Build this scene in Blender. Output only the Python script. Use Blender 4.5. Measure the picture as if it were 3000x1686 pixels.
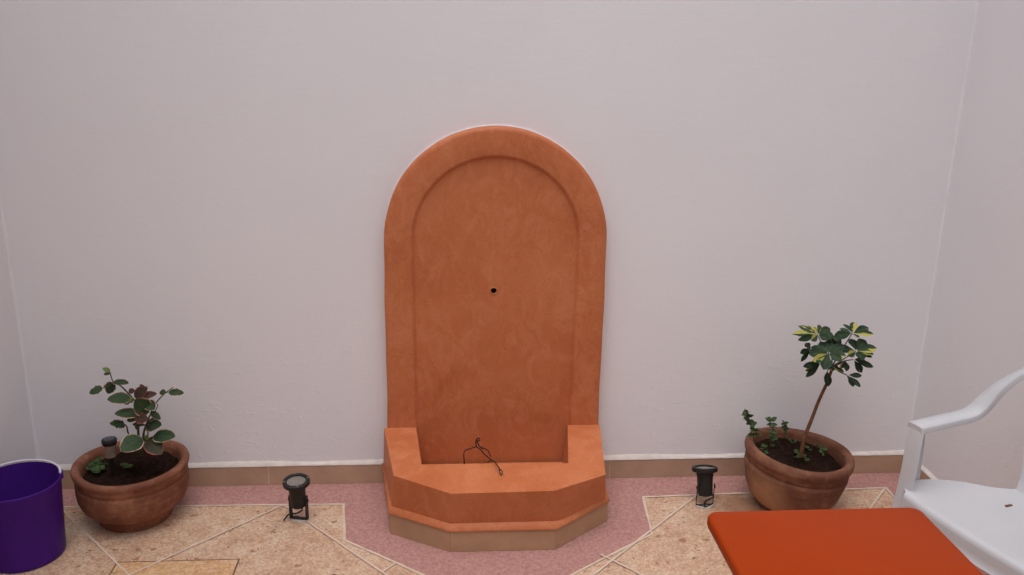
import bpy, bmesh, math, random
from mathutils import Vector, Matrix
random.seed(7)
scn = bpy.context.scene
for o in list(bpy.data.objects): bpy.data.objects.remove(o)

# ---------------------------------------------------------------- camera
CAM = Vector((0.0, -3.1, 1.693))
PITCH, YAW, ROLL, FPX = 0.2859, 0.0790, 0.01897, 2600.0
cy, sy, cp, sp = math.cos(YAW), math.sin(YAW), math.cos(PITCH), math.sin(PITCH)
FW = Vector((sy*cp, cy*cp, -sp)); RT0 = Vector((cy, -sy, 0)); UP0 = RT0.cross(FW)
RT = math.cos(ROLL)*RT0 + math.sin(ROLL)*UP0
UP = -math.sin(ROLL)*RT0 + math.cos(ROLL)*UP0
cd = bpy.data.cameras.new('camera'); cam = bpy.data.objects.new('camera', cd)
scn.collection.objects.link(cam); scn.camera = cam
cam.matrix_world = Matrix(((RT.x, UP.x, -FW.x, CAM.x), (RT.y, UP.y, -FW.y, CAM.y), (RT.z, UP.z, -FW.z, CAM.z), (0, 0, 0, 1)))
cd.sensor_width = 36.0; cd.lens = 36.0*FPX/3000.0; cd.clip_end = 500; cd.clip_start = 0.05

# ---------------------------------------------------------------- sky, sun, exposure
SUN_EL, SUN_AZ = math.radians(76), math.radians(203)      # azimuth clockwise from +Y
w = bpy.data.worlds.new("World"); scn.world = w; w.use_nodes = True
wn = w.node_tree; wn.nodes.clear()
sky = wn.nodes.new('ShaderNodeTexSky'); sky.sky_type = 'NISHITA'; sky.sun_disc = False
sky.sun_elevation = SUN_EL; sky.sun_rotation = SUN_AZ
sky.air_density = 1.0; sky.dust_density = 6.0; sky.ozone_density = 1.0
hs = wn.nodes.new('ShaderNodeHueSaturation'); hs.inputs['Saturation'].default_value = 0.35
bg = wn.nodes.new('ShaderNodeBackground'); bg.inputs['Strength'].default_value = 0.10
wo = wn.nodes.new('ShaderNodeOutputWorld')
wn.links.new(sky.outputs[0], hs.inputs['Color']); wn.links.new(hs.outputs[0], bg.inputs[0]); wn.links.new(bg.outputs[0], wo.inputs[0])
sd = bpy.data.lights.new('sun', 'SUN'); sd.energy = 1.2; sd.angle = math.radians(75); sd.color = (0.87, 0.95, 1.0)
sun = bpy.data.objects.new('sun', sd); scn.collection.objects.link(sun)
sdir = Vector((math.sin(SUN_AZ)*math.cos(SUN_EL), math.cos(SUN_AZ)*math.cos(SUN_EL), math.sin(SUN_EL)))
sun.rotation_euler = sdir.to_track_quat('Z', 'Y').to_euler()
scn.view_settings.view_transform = 'Standard'; scn.view_settings.look = 'None'
scn.view_settings.gamma = 1.0; scn.view_settings.exposure = 0.42
scn.cycles.max_bounces = 10; scn.cycles.diffuse_bounces = 6

# ---------------------------------------------------------------- helpers
def at(px, py, y=None, z=None):
    """point of the place seen at a photo position, on the plane y=.. or z=.."""
    v = FW + RT*((px-1500.0)/FPX) - UP*((py-843.0)/FPX)
    t = (y-CAM.y)/v.y if y is not None else (z-CAM.z)/v.z
    return CAM + v*t

def new_mat(name, base=(.5, .5, .5), rough=.6, spec=.3):
    m = bpy.data.materials.new(name); m.use_nodes = True
    nt = m.node_tree; b = nt.nodes['Principled BSDF']
    b.inputs['Base Color'].default_value = (*base, 1); b.inputs['Roughness'].default_value = rough
    b.inputs['Specular IOR Level'].default_value = spec
    return m, nt, b
def N(nt, t, **kw):
    n = nt.nodes.new(t)
    for k, v in kw.items():
        if k in n.inputs: n.inputs[k].default_value = v
        else: setattr(n, k, v)
    return n
def coord(nt, scale=(1, 1, 1), loc=(0, 0, 0)):
    tc = N(nt, 'ShaderNodeTexCoord'); mp = N(nt, 'ShaderNodeMapping')
    mp.inputs['Scale'].default_value = scale; mp.inputs['Location'].default_value = loc
    nt.links.new(tc.outputs['Object'], mp.inputs[0]); return mp.outputs[0]
def noise(nt, co, scale, detail=4, rough=.55, dist=0.0):
    n = N(nt, 'ShaderNodeTexNoise'); n.inputs['Scale'].default_value = scale; n.inputs['Detail'].default_value = detail
    n.inputs['Roughness'].default_value = rough; n.inputs['Distortion'].default_value = dist
    nt.links.new(co, n.inputs['Vector']); return n.outputs['Fac']
def ramp(nt, fac, stops):
    r = N(nt, 'ShaderNodeValToRGB'); e = r.color_ramp.elements
    while len(e) < len(stops): e.new(.5)
    for i, (p, c) in enumerate(stops):
        e[i].position = p; e[i].color = (*c, 1) if len(c) == 3 else c
    nt.links.new(fac, r.inputs[0]); return r.outputs[0]
def mix(nt, fac, a, b, blend='MIX'):
    m = N(nt, 'ShaderNodeMix', data_type='RGBA', blend_type=blend)
    for s, v in ((m.inputs[0], fac), (m.inputs[6], a), (m.inputs[7], b)):
        if isinstance(v, bpy.types.NodeSocket): nt.links.new(v, s)
        elif isinstance(v, (int, float)): s.default_value = v
        else: s.default_value = (*v, 1)
    return m.outputs[2]
def math_(nt, op, a, b=0.0):
    m = N(nt, 'ShaderNodeMath', operation=op)
    for s, v in ((m.inputs[0], a), (m.inputs[1], b)):
        if isinstance(v, bpy.types.NodeSocket): nt.links.new(v, s)
        else: s.default_value = v
    return m.outputs[0]
def N1(nt, c):
    s_ = N(nt, 'ShaderNodeSeparateColor'); nt.links.new(c, s_.inputs[0]); return s_.outputs[0]
def bump(nt, b, h, dist=.002, strength=1.0):
    n = N(nt, 'ShaderNodeBump'); n.inputs['Distance'].default_value = dist; n.inputs['Strength'].default_value = strength
    nt.links.new(h, n.inputs['Height']); nt.links.new(n.outputs[0], b.inputs['Normal']); return n
C3 = lambda *a: tuple(a)

# ---------------------------------------------------------------- materials
def mat_wall():
    m, nt, b = new_mat('wall_paint', rough=.75, spec=.15)
    co = coord(nt); st = coord(nt, (3.0, 3.0, 26.0))
    c = ramp(nt, noise(nt, co, 1.3, 5), [(.3, (.760, .740, .765)), (.7, (.788, .772, .790))])
    nt.links.new(c, b.inputs['Base Color'])
    s1 = noise(nt, st, 2.2, 6, .6); s2 = noise(nt, co, 55, 3); s3 = noise(nt, co, 5, 3)
    rare = ramp(nt, noise(nt, coord(nt, (7, 7, 16)), 3.0, 3, .5, 1.2), [(.60, (0, 0, 0)), (.72, (1, 1, 1))])
    h = math_(nt, 'ADD', math_(nt, 'MULTIPLY', s1, .62), math_(nt, 'MULTIPLY', s2, .18))
    h = math_(nt, 'ADD', h, math_(nt, 'MULTIPLY', s3, 1.6))
    sx = N(nt, 'ShaderNodeSeparateXYZ'); nt.links.new(co, sx.inputs[0])
    low = N(nt, 'ShaderNodeMapRange'); nt.links.new(sx.outputs[2], low.inputs['Value'])
    for k_, v_ in (('From Min', .15), ('From Max', .75), ('To Min', 1.1), ('To Max', .30)): low.inputs[k_].default_value = v_
    h = math_(nt, 'ADD', h, math_(nt, 'MULTIPLY', math_(nt, 'MULTIPLY', rare, low.outputs[0]), .7))
    bump(nt, b, h, .0016, .45); return m
def mat_simple(name, base, rough=.6, spec=.3, var=.12, sc=12, bsc=80, bd=.0006):
    m, nt, b = new_mat(name, base, rough, spec); co = coord(nt)
    f = noise(nt, co, sc, 5)
    lo = tuple(x*(1-var) for x in base); hi = tuple(x*(1+var) for x in base)
    nt.links.new(ramp(nt, f, [(.3, lo), (.7, hi)]), b.inputs['Base Color'])
    if bd: bump(nt, b, noise(nt, co, bsc, 3), bd)
    return m
def mat_tadelakt():
    m, nt, b = new_mat('orange_lime_plaster', rough=.5, spec=.28); co = coord(nt)
    big = noise(nt, co, 3.2, 6, .6, .6); mid = noise(nt, coord(nt, (1.25, 1, .75)), 13, 7, .7, 1.1); fine = noise(nt, co, 120, 2)
    c = ramp(nt, big, [(.30, (.410, .112, .038)), (.52, (.480, .150, .057)), (.72, (.555, .195, .086))])
    c = mix(nt, math_(nt, 'MULTIPLY', ramp(nt, mid, [(.46, (0, 0, 0)), (.74, (1, 1, 1))]), .72), c, (.630, .240, .122))
    c = mix(nt, .25, c, ramp(nt, fine, [(.3, (.41, .10, .033)), (.7, (.58, .18, .070))]))
    nt.links.new(c, b.inputs['Base Color'])
    nt.links.new(ramp(nt, mid, [(.3, (.42,)*3), (.7, (.62,)*3)]), b.inputs['Roughness'])
    h = math_(nt, 'ADD', big, math_(nt, 'MULTIPLY', mid, .4)); h = math_(nt, 'ADD', h, math_(nt, 'MULTIPLY', fine, .05))
    bump(nt, b, h, .004, .5); return m
def mat_terrazzo(name, a, bb, cc, chips=1.0, stain=None):
    m, nt, b = new_mat(name, rough=.42, spec=.35); co = coord(nt)
    c = ramp(nt, noise(nt, co, 9, 6, .65, .5), [(.30, a), (.50, bb), (.70, cc)])
    # small pale and tan grains
    v1 = N(nt, 'ShaderNodeTexVoronoi', feature='F1'); v1.inputs['Scale'].default_value = 150; nt.links.new(co, v1.inputs['Vector'])
    c = mix(nt, math_(nt, 'MULTIPLY', ramp(nt, noise(nt, co, 30, 5, .7), [(.50, (0, 0, 0)), (.68, (1, 1, 1))]), .45), c, (.640, .500, .400))
    c = mix(nt, .45, c, ramp(nt, N1(nt, v1.outputs['Color']), [(0, (.34, .25, .19)), (.5, (.55, .49, .43)), (1, (.82, .77, .70))]), 'OVERLAY')
    # dark brown chips: random cells only, drawn out and warped
    wv = N(nt, 'ShaderNodeTexNoise'); wv.inputs['Scale'].default_value = 38; nt.links.new(co, wv.inputs['Vector'])
    wco = N(nt, 'ShaderNodeVectorMath', operation='MULTIPLY_ADD'); wco.inputs[1].default_value = (.030, .030, 0)
    nt.links.new(wv.outputs['Color'], wco.inputs[0]); nt.links.new(co, wco.inputs[2])
    for sc, th, cut, col, st in ((34, .24, .62, (.13, .060, .034), (1, 1.7, 1)), (62, .26, .55, (.27, .135, .075), (1.5, 1, 1)), (24, .30, .72, (.33, .17, .10), (1, 1.4, 1))):
        mp = N(nt, 'ShaderNodeMapping'); mp.inputs['Scale'].default_value = st; mp.inputs['Location'].default_value = (sc*.13, .7, 0)
        nt.links.new(wco.outputs[0], mp.inputs[0])
        v = N(nt, 'ShaderNodeTexVoronoi', feature='F1'); v.inputs['Scale'].default_value = sc; nt.links.new(mp.outputs[0], v.inputs['Vector'])
        sp_ = N(nt, 'ShaderNodeSeparateColor'); nt.links.new(v.outputs['Color'], sp_.inputs[0])
        near = math_(nt, 'LESS_THAN', v.outputs['Distance'], math_(nt, 'MULTIPLY', sp_.outputs[1], th))
        pick = math_(nt, 'GREATER_THAN', sp_.outputs[0], cut)
        c = mix(nt, math_(nt, 'MULTIPLY', math_(nt, 'MULTIPLY', near, pick), 1.0*chips), c, col)
    if stain:                                                   # dried soil and water mark beside the pot
        d = N(nt, 'ShaderNodeVectorMath', operation='DISTANCE'); nt.links.new(wco.outputs[0], d.inputs[0]); d.inputs[1].default_value = stain
        f = math_(nt, 'ADD', d.outputs['Value'], math_(nt, 'MULTIPLY', math_(nt, 'SUBTRACT', noise(nt, co, 28, 5, .7), .5), .16))
        c = mix(nt, math_(nt, 'MULTIPLY', ramp(nt, f, [(.05, (1, 1, 1)), (.15, (0, 0, 0))]), .75), c, (.20, .085, .040))
    nt.links.new(c, b.inputs['Base Color'])
    bump(nt, b, noise(nt, co, 160, 3), .0004); return m
def mat_pink():
    m, nt, b = new_mat('pink_speckled_stone', rough=.6, spec=.25); co = coord(nt)
    c = ramp(nt, noise(nt, co, 7, 5, .6, .4), [(.3, (.350, .172, .158)), (.7, (.430, .232, .200))])
    v = N(nt, 'ShaderNodeTexVoronoi', feature='F1'); v.inputs['Scale'].default_value = 230; nt.links.new(co, v.inputs['Vector'])
    s = N(nt, 'ShaderNodeSeparateColor'); nt.links.new(v.outputs['Color'], s.inputs[0])
    c = mix(nt, .42, c, ramp(nt, s.outputs[0], [(0, (.24, .095, .100)), (.35, (.38, .175, .160)), (.7, (.47, .25, .225)), (.92, (.64, .46, .40))]))
    c = mix(nt, .5, c, ramp(nt, noise(nt, co, 60, 4, .7), [(.35, (.31, .125, .12)), (.65, (.50, .285, .235))]))
    nt.links.new(c, b.inputs['Base Color']); bump(nt, b, v.outputs['Distance'], .0012, .5); return m
def mat_terracotta(name, pale=(.40, .185, .105), patch=0.0, seed=0.0, dark=1.0):
    m, nt, b = new_mat(name, rough=.72, spec=.2); co = coord(nt, loc=(seed, seed, 0)); st = coord(nt, (1, 1, 5), (seed, 0, 0))
    c = ramp(nt, noise(nt, st, 6, 6, .6, .6), [(.3, (.130, .045, .026)), (.55, (.190, .072, .042)), (.75, (.250, .108, .066))])
    c = mix(nt, math_(nt, 'MULTIPLY', ramp(nt, noise(nt, co, 9, 6, .7), [(.48, (0, 0, 0)), (.70, (1, 1, 1))]), .72), c, pale)
    c = mix(nt, math_(nt, 'MULTIPLY', ramp(nt, noise(nt, co, 26, 4, .7), [(.58, (0, 0, 0)), (.68, (1, 1, 1))]), .35), c, (.12, .045, .028))
    c = mix(nt, 1.0, c, (dark,)*3, 'MULTIPLY')
    if patch:
        tc = N(nt, 'ShaderNodeTexCoord'); g = N(nt, 'ShaderNodeVectorMath', operation='DISTANCE')
        wv = N(nt, 'ShaderNodeTexNoise'); wv.inputs['Scale'].default_value = 9; nt.links.new(tc.outputs['Object'], wv.inputs['Vector'])
        ad = N(nt, 'ShaderNodeVectorMath', operation='MULTIPLY_ADD'); ad.inputs[1].default_value = (.10,)*3
        nt.links.new(wv.outputs['Color'], ad.inputs[0]); nt.links.new(tc.outputs['Object'], ad.inputs[2])
        nt.links.new(ad.outputs[0], g.inputs[0]); g.inputs[1].default_value = (-.105, -.03, .09)
        c = mix(nt, math_(nt, 'MULTIPLY', ramp(nt, g.outputs['Value'], [(.05, (1, 1, 1)), (.13, (0, 0, 0))]), patch), c, (.42, .22, .12))
    nt.links.new(c, b.inputs['Base Color'])
    bump(nt, b, math_(nt, 'ADD', noise(nt, coord(nt, (1, 1, 9)), 14, 4), math_(nt, 'MULTIPLY', noise(nt, co, 90, 3), .3)), .0025, .6); return m
def mat_soil():
    m, nt, b = new_mat('soil', rough=.95, spec=.05); co = coord(nt)
    nt.links.new(ramp(nt, noise(nt, co, 60, 6, .7), [(.3, (.010, .005, .004)), (.6, (.030, .015, .010)), (.8, (.075, .040, .026))]), b.inputs['Base Color'])
    bump(nt, b, noise(nt, co, 70, 6, .7), .012); return m
def mat_leaf(name, kind):
    """edge = distance from midrib to margin (0..1), tint = per leaf number, both stored on the leaf itself"""
    m, nt, b = new_mat(name, rough=.55, spec=.18); co = coord(nt)
    ea = N(nt, 'ShaderNodeAttribute', attribute_name='edge'); ta = N(nt, 'ShaderNodeAttribute', attribute_name='tint'); ha = N(nt, 'ShaderNodeAttribute', attribute_name='half')
    E_, T_, H_ = ea.outputs['Fac'], ta.outputs['Fac'], ha.outputs['Fac']
    n1 = noise(nt, co, 60, 3); n2 = noise(nt, co, 25, 3)
    if kind == 'copper':
        c = ramp(nt, n2, [(.3, (.019, .038, .017)), (.7, (.043, .074, .032))])
        c = mix(nt, ramp(nt, T_, [(.55, (0, 0, 0)), (.8, (.75,)*3)]), c, (.090, .036, .034))
        c = mix(nt, ramp(nt, T_, [(.0, (1, 1, 1)), (.08, (1, 1, 1)), (.09, (0, 0, 0))]), c, (.100, .150, .045))
        rim = ramp(nt, math_(nt, 'ADD', E_, math_(nt, 'MULTIPLY', math_(nt, 'SUBTRACT', n1, .5), .35)), [(.84, (0, 0, 0)), (.93, (1, 1, 1))])
        rc = ramp(nt, math_(nt, 'ADD', math_(nt, 'MULTIPLY', T_, .55), math_(nt, 'MULTIPLY', n2, .5)), [(.36, (.55, .40, .26)), (.55, (.45, .14, .12)), (.75, (.40, .06, .06))])
        c = mix(nt, math_(nt, 'MULTIPLY', rim, .85), c, rc)
        vein = ramp(nt, E_, [(.0, (1, 1, 1)), (.07, (0, 0, 0))]); c = mix(nt, math_(nt, 'MULTIPLY', vein, .35), c, (.12, .10, .06))
    elif kind == 'variegated':
        c = ramp(nt, n2, [(.3, (.012, .028, .014)), (.7, (.034, .062, .030))])
        sel = math_(nt, 'ADD', math_(nt, 'MULTIPLY', T_, .9), math_(nt, 'MULTIPLY', H_, .35))
        sel = math_(nt, 'ADD', sel, math_(nt, 'MULTIPLY', math_(nt, 'SUBTRACT', n1, .5), .55))
        sel = math_(nt, 'SUBTRACT', sel, math_(nt, 'MULTIPLY', E_, .18))
        c = mix(nt, ramp(nt, sel, [(.635, (0, 0, 0)), (.71, (.95,)*3)]), c, (.400, .360, .075))
        c = mix(nt, ramp(nt, E_, [(.0, (.45,)*3), (.08, (0, 0, 0))]), c, (.20, .20, .08))
        geo = N(nt, 'ShaderNodeNewGeometry'); c = mix(nt, math_(nt, 'MULTIPLY', geo.outputs['Backfacing'], .7), c, (.130, .068, .030))
    else:
        c = ramp(nt, n2, [(.3, (.022, .045, .012)), (.7, (.060, .100, .030))])
    nt.links.new(c, b.inputs['Base Color'])
    bump(nt, b, noise(nt, co, 120, 2), .0008, .5)
    return m

M = dict(
    wall=mat_wall(), plaster=mat_tadelakt(),
    skirt=mat_simple('brown_glazed_tile', (.450, .295, .205), .38, .4, .13, 7, 60, .0003),
    base_tile=mat_simple('grey_brown_tile', (.430, .260, .150), .4, .4, .14, 6, 60, .0003),
    grout_white=mat_simple('white_grout', (.66, .59, .55), .8, .15, .08, 30, 90, .001),
    line=mat_simple('floor_grout', (.62, .48, .385), .7, .2, .10, 20, 90, .0004),
    tile=mat_terrazzo('beige_terrazzo', (.410, .255, .170), (.495, .335, .240), (.555, .430, .325), 1.0, (1.110, -.215, 0)),
    tile_yellow=mat_terrazzo('yellow_terrazzo', (.47, .275, .145), (.54, .34, .185), (.57, .40, .255), .5),
    pink=mat_pink(), pot_l=mat_terracotta('terracotta'), pot_r=mat_terracotta('terracotta_stained', patch=.8, seed=3.1, dark=.76),
    soil=mat_soil(), black=mat_simple('black_plastic', (.012, .011, .011), .5, .35, .2, 20, 60, .0003),
    lens=mat_simple('dusty_glass', (.200, .170, .150), .35, .5, .25, 40, 60, .0003),
    mortar=mat_simple('grey_mortar', (.50, .44, .39), .85, .1, .2, 30, 80, .001),
    wire=mat_simple('black_cable', (.018, .012, .011), .5, .3, .1), hole=mat_simple('hole_shade', (.012, .006, .004), .9, .05, .1),
    purple=mat_simple('purple_plastic', (.060, .0135, .190), .34, .07, .08, 8, 40, .0004),
    handle=mat_simple('white_plastic_handle', (.66, .60, .66), .45, .4, .05, 20, 40, 0),
    orange=mat_simple('orange_lacquer', (.310, .0340, .0022), .45, .08, .035, 5, 240, .00012),
    chair=mat_simple('white_plastic', (.510, .505, .525), .42, .28, .03, 6, 300, .00015),
    dark_edge=mat_simple('dark_joint', (.16, .09, .055), .8, .1),
    stem=mat_simple('plant_stem', (.060, .055, .028), .6, .25, .25, 60, 80, .0004),
    bark=mat_simple('brown_bark', (.150, .062, .030), .7, .2, .3, 50, 90, .001),
    copper=mat_leaf('copperleaf', 'copper'), varieg=mat_leaf('variegated_leaf', 'variegated'), weed=mat_leaf('weed_leaf', 'weed'),
    bud=mat_simple('green_bud', (.120, .150, .035), .6, .25, .25, 60),
    steel=mat_simple('dull_metal', (.240, .185, .145), .42, .5, .15, 30, 60, .0003),
    solar=mat_simple('solar_panel', (.030, .030, .045), .25, .6, .2, 60, 60, 0),
    drywood=mat_simple('dry_leaf', (.22, .13, .07), .8, .1, .2, 40),
)

def obj(name, bm, mat, parent=None, smooth=True, ang=40, recalc=True):
    if recalc: bmesh.ops.recalc_face_normals(bm, faces=bm.faces[:])
    me = bpy.data.meshes.new(name); bm.to_mesh(me); bm.free()
    o = bpy.data.objects.new(name, me); scn.collection.objects.link(o)
    for mm in (mat if isinstance(mat, (list, tuple)) else [mat]): me.materials.append(mm)
    if smooth:
        for p in me.polygons: p.use_smooth = True
        me.set_sharp_from_angle(angle=math.radians(ang))
    if parent: o.parent = parent
    return o
def tag(o, label, cat, group=None, kind=None):
    if label: o['label'] = label
    if cat: o['category'] = cat
    if group: o['group'] = group
    if kind: o['kind'] = kind
    return o
def thing(name, label, cat, loc=(0, 0, 0), rotz=0, group=None):
    o = bpy.data.objects.new(name, None); scn.collection.objects.link(o); o.empty_display_size = .05
    o.location = loc; o.rotation_euler = (0, 0, rotz); return tag(o, label, cat, group)
def poly_prism(bm, pts, z0, z1):
    """closed prism; pts are (x,y), z1 may be a function"""
    f = (lambda x, y: z1) if not callable(z1) else z1
    lo = [bm.verts.new((x, y, z0)) for x, y in pts]; hi = [bm.verts.new((x, y, f(x, y))) for x, y in pts]
    n = len(pts)
    for i in range(n): bm.faces.new((lo[i], lo[(i+1) % n], hi[(i+1) % n], hi[i]))
    bm.faces.new(hi); bm.faces.new(lo[::-1]); return lo, hi
def add_box(bm, x0, x1, y0, y1, z0, z1):
    return poly_prism(bm, [(x0, y0), (x1, y0), (x1, y1), (x0, y1)], z0, z1)
def bevel(bm, w_, seg=2, ang=30):
    es = [e for e in bm.edges if len(e.link_faces) == 2 and e.calc_face_angle(0) > math.radians(ang)]
    bmesh.ops.bevel(bm, geom=es, offset=w_, segments=seg, profile=.6, affect='EDGES', clamp_overlap=True)
def lathe(bm, prof, seg=64, cap_lo=False, cap_hi=False, wob=0.0, c=(0, 0)):
    rings = []
    for r, z in prof:
        ring = []
        for i in range(seg):
            a = 2*math.pi*i/seg
            k = 1 + wob*(math.sin(2*a+.7)*.6 + math.sin(3*a+z*9)*.4 + math.sin(7*a+2)*.15)
            ring.append(bm.verts.new((c[0]+r*k*math.cos(a), c[1]+r*k*math.sin(a), z + wob*.4*math.sin(2*a+1.4)*min(1, z*5))))
        rings.append(ring)
    for a, b_ in zip(rings, rings[1:]):
        for i in range(seg): bm.faces.new((a[i], a[(i+1) % seg], b_[(i+1) % seg], b_[i]))
    if cap_lo: bm.faces.new(rings[0][::-1])
    if cap_hi: bm.faces.new(rings[-1])
def smooth_path(pts, n=6):
    P = [Vector(p) for p in pts]; out = []
    for i in range(len(P)-1):
        p0, p1, p2, p3 = P[max(i-1, 0)], P[i], P[i+1], P[min(i+2, len(P)-1)]
        for k in range(n):
            t = k/n
            out.append(.5*((2*p1) + (p2-p0)*t + (2*p0-5*p1+4*p2-p3)*t*t + (3*p1-p0-3*p2+p3)*t**3))
    out.append(P[-1]); return out
def tube(bm, pts, r0, r1=None, seg=8, n=6, closed_caps=True):
    path = smooth_path(pts, n) if n > 1 else [Vector(p) for p in pts]
    r1 = r0 if r1 is None else r1; prev = None; up = Vector((.31, .17, .93)).normalized()
    for i, p in enumerate(path):
        t = (path[min(i+1, len(path)-1)] - path[max(i-1, 0)]).normalized()
        s = t.cross(up)
        if s.length < .05: s = t.cross(Vector((1, 0, 0)))
        s.normalize(); u = s.cross(t); r = r0 + (r1-r0)*i/max(1, len(path)-1)
        ring = [bm.verts.new(p + s*r*math.cos(2*math.pi*k/seg) + u*r*math.sin(2*math.pi*k/seg)) for k in range(seg)]
        if prev:
            for k in range(seg): bm.faces.new((prev[k], prev[(k+1) % seg], ring[(k+1) % seg], ring[k]))
        elif closed_caps: bm.faces.new(ring[::-1])
        prev = ring
    if closed_caps: bm.faces.new(prev)
def BM(): return bmesh.new()

# ================================================================ SETTING
XL, XR = -1.509, 1.845
bm = BM(); add_box(bm, XL-.2, XR+.2, -6.0, .2, -.25, 0)
fl = obj('floor', bm, M['tile'], smooth=False); tag(fl, None, None, kind='structure')
# pink border: strip round the walls with a bay round the fountain
Bc = [(-.372, -.166), (-.345, -.404), (-.069, -.620), (.10, -.72)]
inner = [(-1.392, -6.0), (-1.392, -.141), (-.372, -.166), (-.343, -.404), (.02, -.690), (.335, -.690), (.720, -.413), (.743, -.161), (1.705, -.131), (1.716, -6.0)]
outer = [(XL, -6.0), (XL, 0), (XR, 0), (XR, -6.0)]
bm = BM(); vs = [bm.verts.new((x, y, .0009)) for x, y in outer + inner[::-1]]
bm.faces.new(vs); bmesh.ops.triangulate(bm, faces=bm.faces[:])
pb = obj('paved_border', bm, M['pink'], smooth=False); tag(pb, None, None, kind='structure')
# pale grout strips
def strip(bm, pts, w_, z=.003, wob=.0008):
    for (a, b_) in zip(pts, pts[1:]):
        a = Vector((*a, 0)); b_ = Vector((*b_, 0)); d = (b_-a); L = d.length; d.normalize(); nrm = Vector((-d.y, d.x, 0)); k = max(2, int(L/.03)); pv = None
        a = a-d*w_*.45; b_ = b_+d*w_*.45
        for i in range(k+1):
            p = a.lerp(b_, i/k); h = w_/2*(1+random.uniform(-.25, .25)); s = random.uniform(-wob, wob)
            v = (bm.verts.new(p+nrm*(h+s)+Vector((0, 0, z))), bm.verts.new(p-nrm*(h-s)+Vector((0, 0, z))))
            if pv: bm.faces.new((pv[0], pv[1], v[1], v[0]))
            pv = v
        z += .00012
bm = BM(); strip(bm, inner, .0085, .0018)
diag = [[(-1.385, -.147), (-1.085, -.482), (-.98, -.60)], [(-.590, -.164), (-1.06, -.635), (-1.60+.22, -.955)], [(-.588, -.166), (-.165, -.642), (.16, -1.0)],
        [(-.202, -.597), (-.163, -.550)], [(.945, -.164), (.560, -.558), (.13, -1.0)], [(.520, -.535), (.624, -.645), (.98, -1.02)],
        [(1.700, -.135), (1.18, -.72), (.70, -1.25)], [(.98, -1.02), (1.45, -1.52)], [(-.98, -.98), (-.52, -1.45), (-.05, -1.92)], [(-.98, -.98), (-1.385, -1.38)], [(.16, -1.0), (.65, -1.52)]]
for i, d in enumerate(diag): strip(bm, d, .0075, .0030+.00028*i)
gl = obj('floor_joints', bm, M['line'], smooth=False, recalc=False); tag(gl, None, None, kind='structure')
# soil stain beside right hand pot
# hatch cover
h = thing('floor_hatch', 'yellowish square inspection cover set flush in the beige floor', 'hatch', (-.865, -.70, 0))
bm = BM(); add_box(bm, -.195, .187, -.19, .195, -.02, .002); bevel(bm, .001, 1)
obj('cover_plate', bm, M['tile_yellow'], h, smooth=False)
bm = BM()
fo = [(-.2005, -.1955), (.1925, -.1955), (.1925, .2005), (-.2005, .2005)]; fi = [(-.1955, -.1905), (.1875, -.1905), (.1875, .1955), (-.1955, .1955)]
for i in range(4):
    j = (i+1) % 4; bm.faces.new([bm.verts.new((*p, .0012)) for p in (fo[i], fo[j], fi[j], fi[i])])
obj('cover_frame', bm, M['dark_edge'], h, smooth=False)

# ---------------------------------------------------------------- walls
WH = 4.0
def wall(label, pts, skirt_runs, joints):
    """pts: footprint; skirt_runs: (p0, p1, inward normal)"""
    t = thing('courtyard_wall', label, 'wall', group='plastered courtyard walls')
    bm = BM(); poly_prism(bm, pts, -.05, WH); obj('wall_face', bm, M['wall'], t, smooth=False)
    for p0, p1, nrm, cuts in skirt_runs:
        p0, p1, nrm = Vector((*p0, 0)), Vector((*p1, 0)), Vector((*nrm, 0)); L = (p1-p0).length; d = (p1-p0)/L
        bm = BM(); cs = [0]+cuts+[L]
        for a, b_ in zip(cs, cs[1:]):
            q = [p0+d*(a+.0015), p0+d*(b_-.0015)]
            jz = random.uniform(-.0015, .0015)
            poly_prism(bm, [(v.x, v.y) for v in (q[0], q[1], q[1]+nrm*.011, q[0]+nrm*.011)], .0017, .078+jz)
        bevel(bm, .0012, 1); obj('skirting', bm, M['skirt'], t, smooth=False)
        # white fillet of grout on top of the tiles and thin joint behind
        bm = BM(); pv = None; k = int(L/.02)
        for i in range(k+1):
            p = p0+d*(L*i/k); top = .094+.003*math.sin(i*.21)+random.uniform(-.0012, .0012); o_ = .0125+random.uniform(-.0008, .0008)
            ring = [bm.verts.new(p+nrm*o_+Vector((0, 0, .0795))), bm.verts.new(p+nrm*o_*.92+Vector((0, 0, .0835))), bm.verts.new(p+nrm*.004+Vector((0, 0, top-.003))), bm.verts.new(p+nrm*-.001+Vector((0, 0, top+.002)))]
            if pv:
                for a in range(3): bm.faces.new((pv[a], pv[a+1], ring[a+1], ring[a]))
            pv = ring
        obj('grout_fillet', bm, M['grout_white'], t, recalc=False)
        bm = BM(); poly_prism(bm, [(v.x, v.y) for v in (p0, p1, p1+nrm*.0095, p0+nrm*.0095)], .0018, .0765)
        strip_o = obj('tile_joint', bm, M['line'], t, smooth=False)
    return t
wb = wall('broad pinkish white plaster wall behind the orange wall fountain', [(XL-.2, 0), (XR+.2, 0), (XR+.2, .2), (XL-.2, .2)],
     [((XL, 0), (-.236, 0), (0, -1), [.36, .84]), ((.584, 0), (XR, 0), (0, -1), [.058, .66])], None)
wl = wall('sliver of pale plaster side wall at left behind the purple bucket, plus added unseen rear wall', [(XL-.2, -5.0), (XR, -5.0), (XR, -4.8), (XL, -4.8), (XL, 0), (XL-.2, 0)], [((XL, -4.8), (XL, -.011), (1, 0), [.6*i for i in range(1, 8)])], None)  # footprint returns behind the camera, an unseen wall added to block sky light
wr = wall('pale plaster side wall at right behind the white plastic chair', [(XR, -6.0), (XR+.2, -6.0), (XR+.2, 0), (XR, 0)], [((XR, -4.8), (XR, -.011), (-1, 0), [.6*i for i in range(1, 8)])], None)
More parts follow.
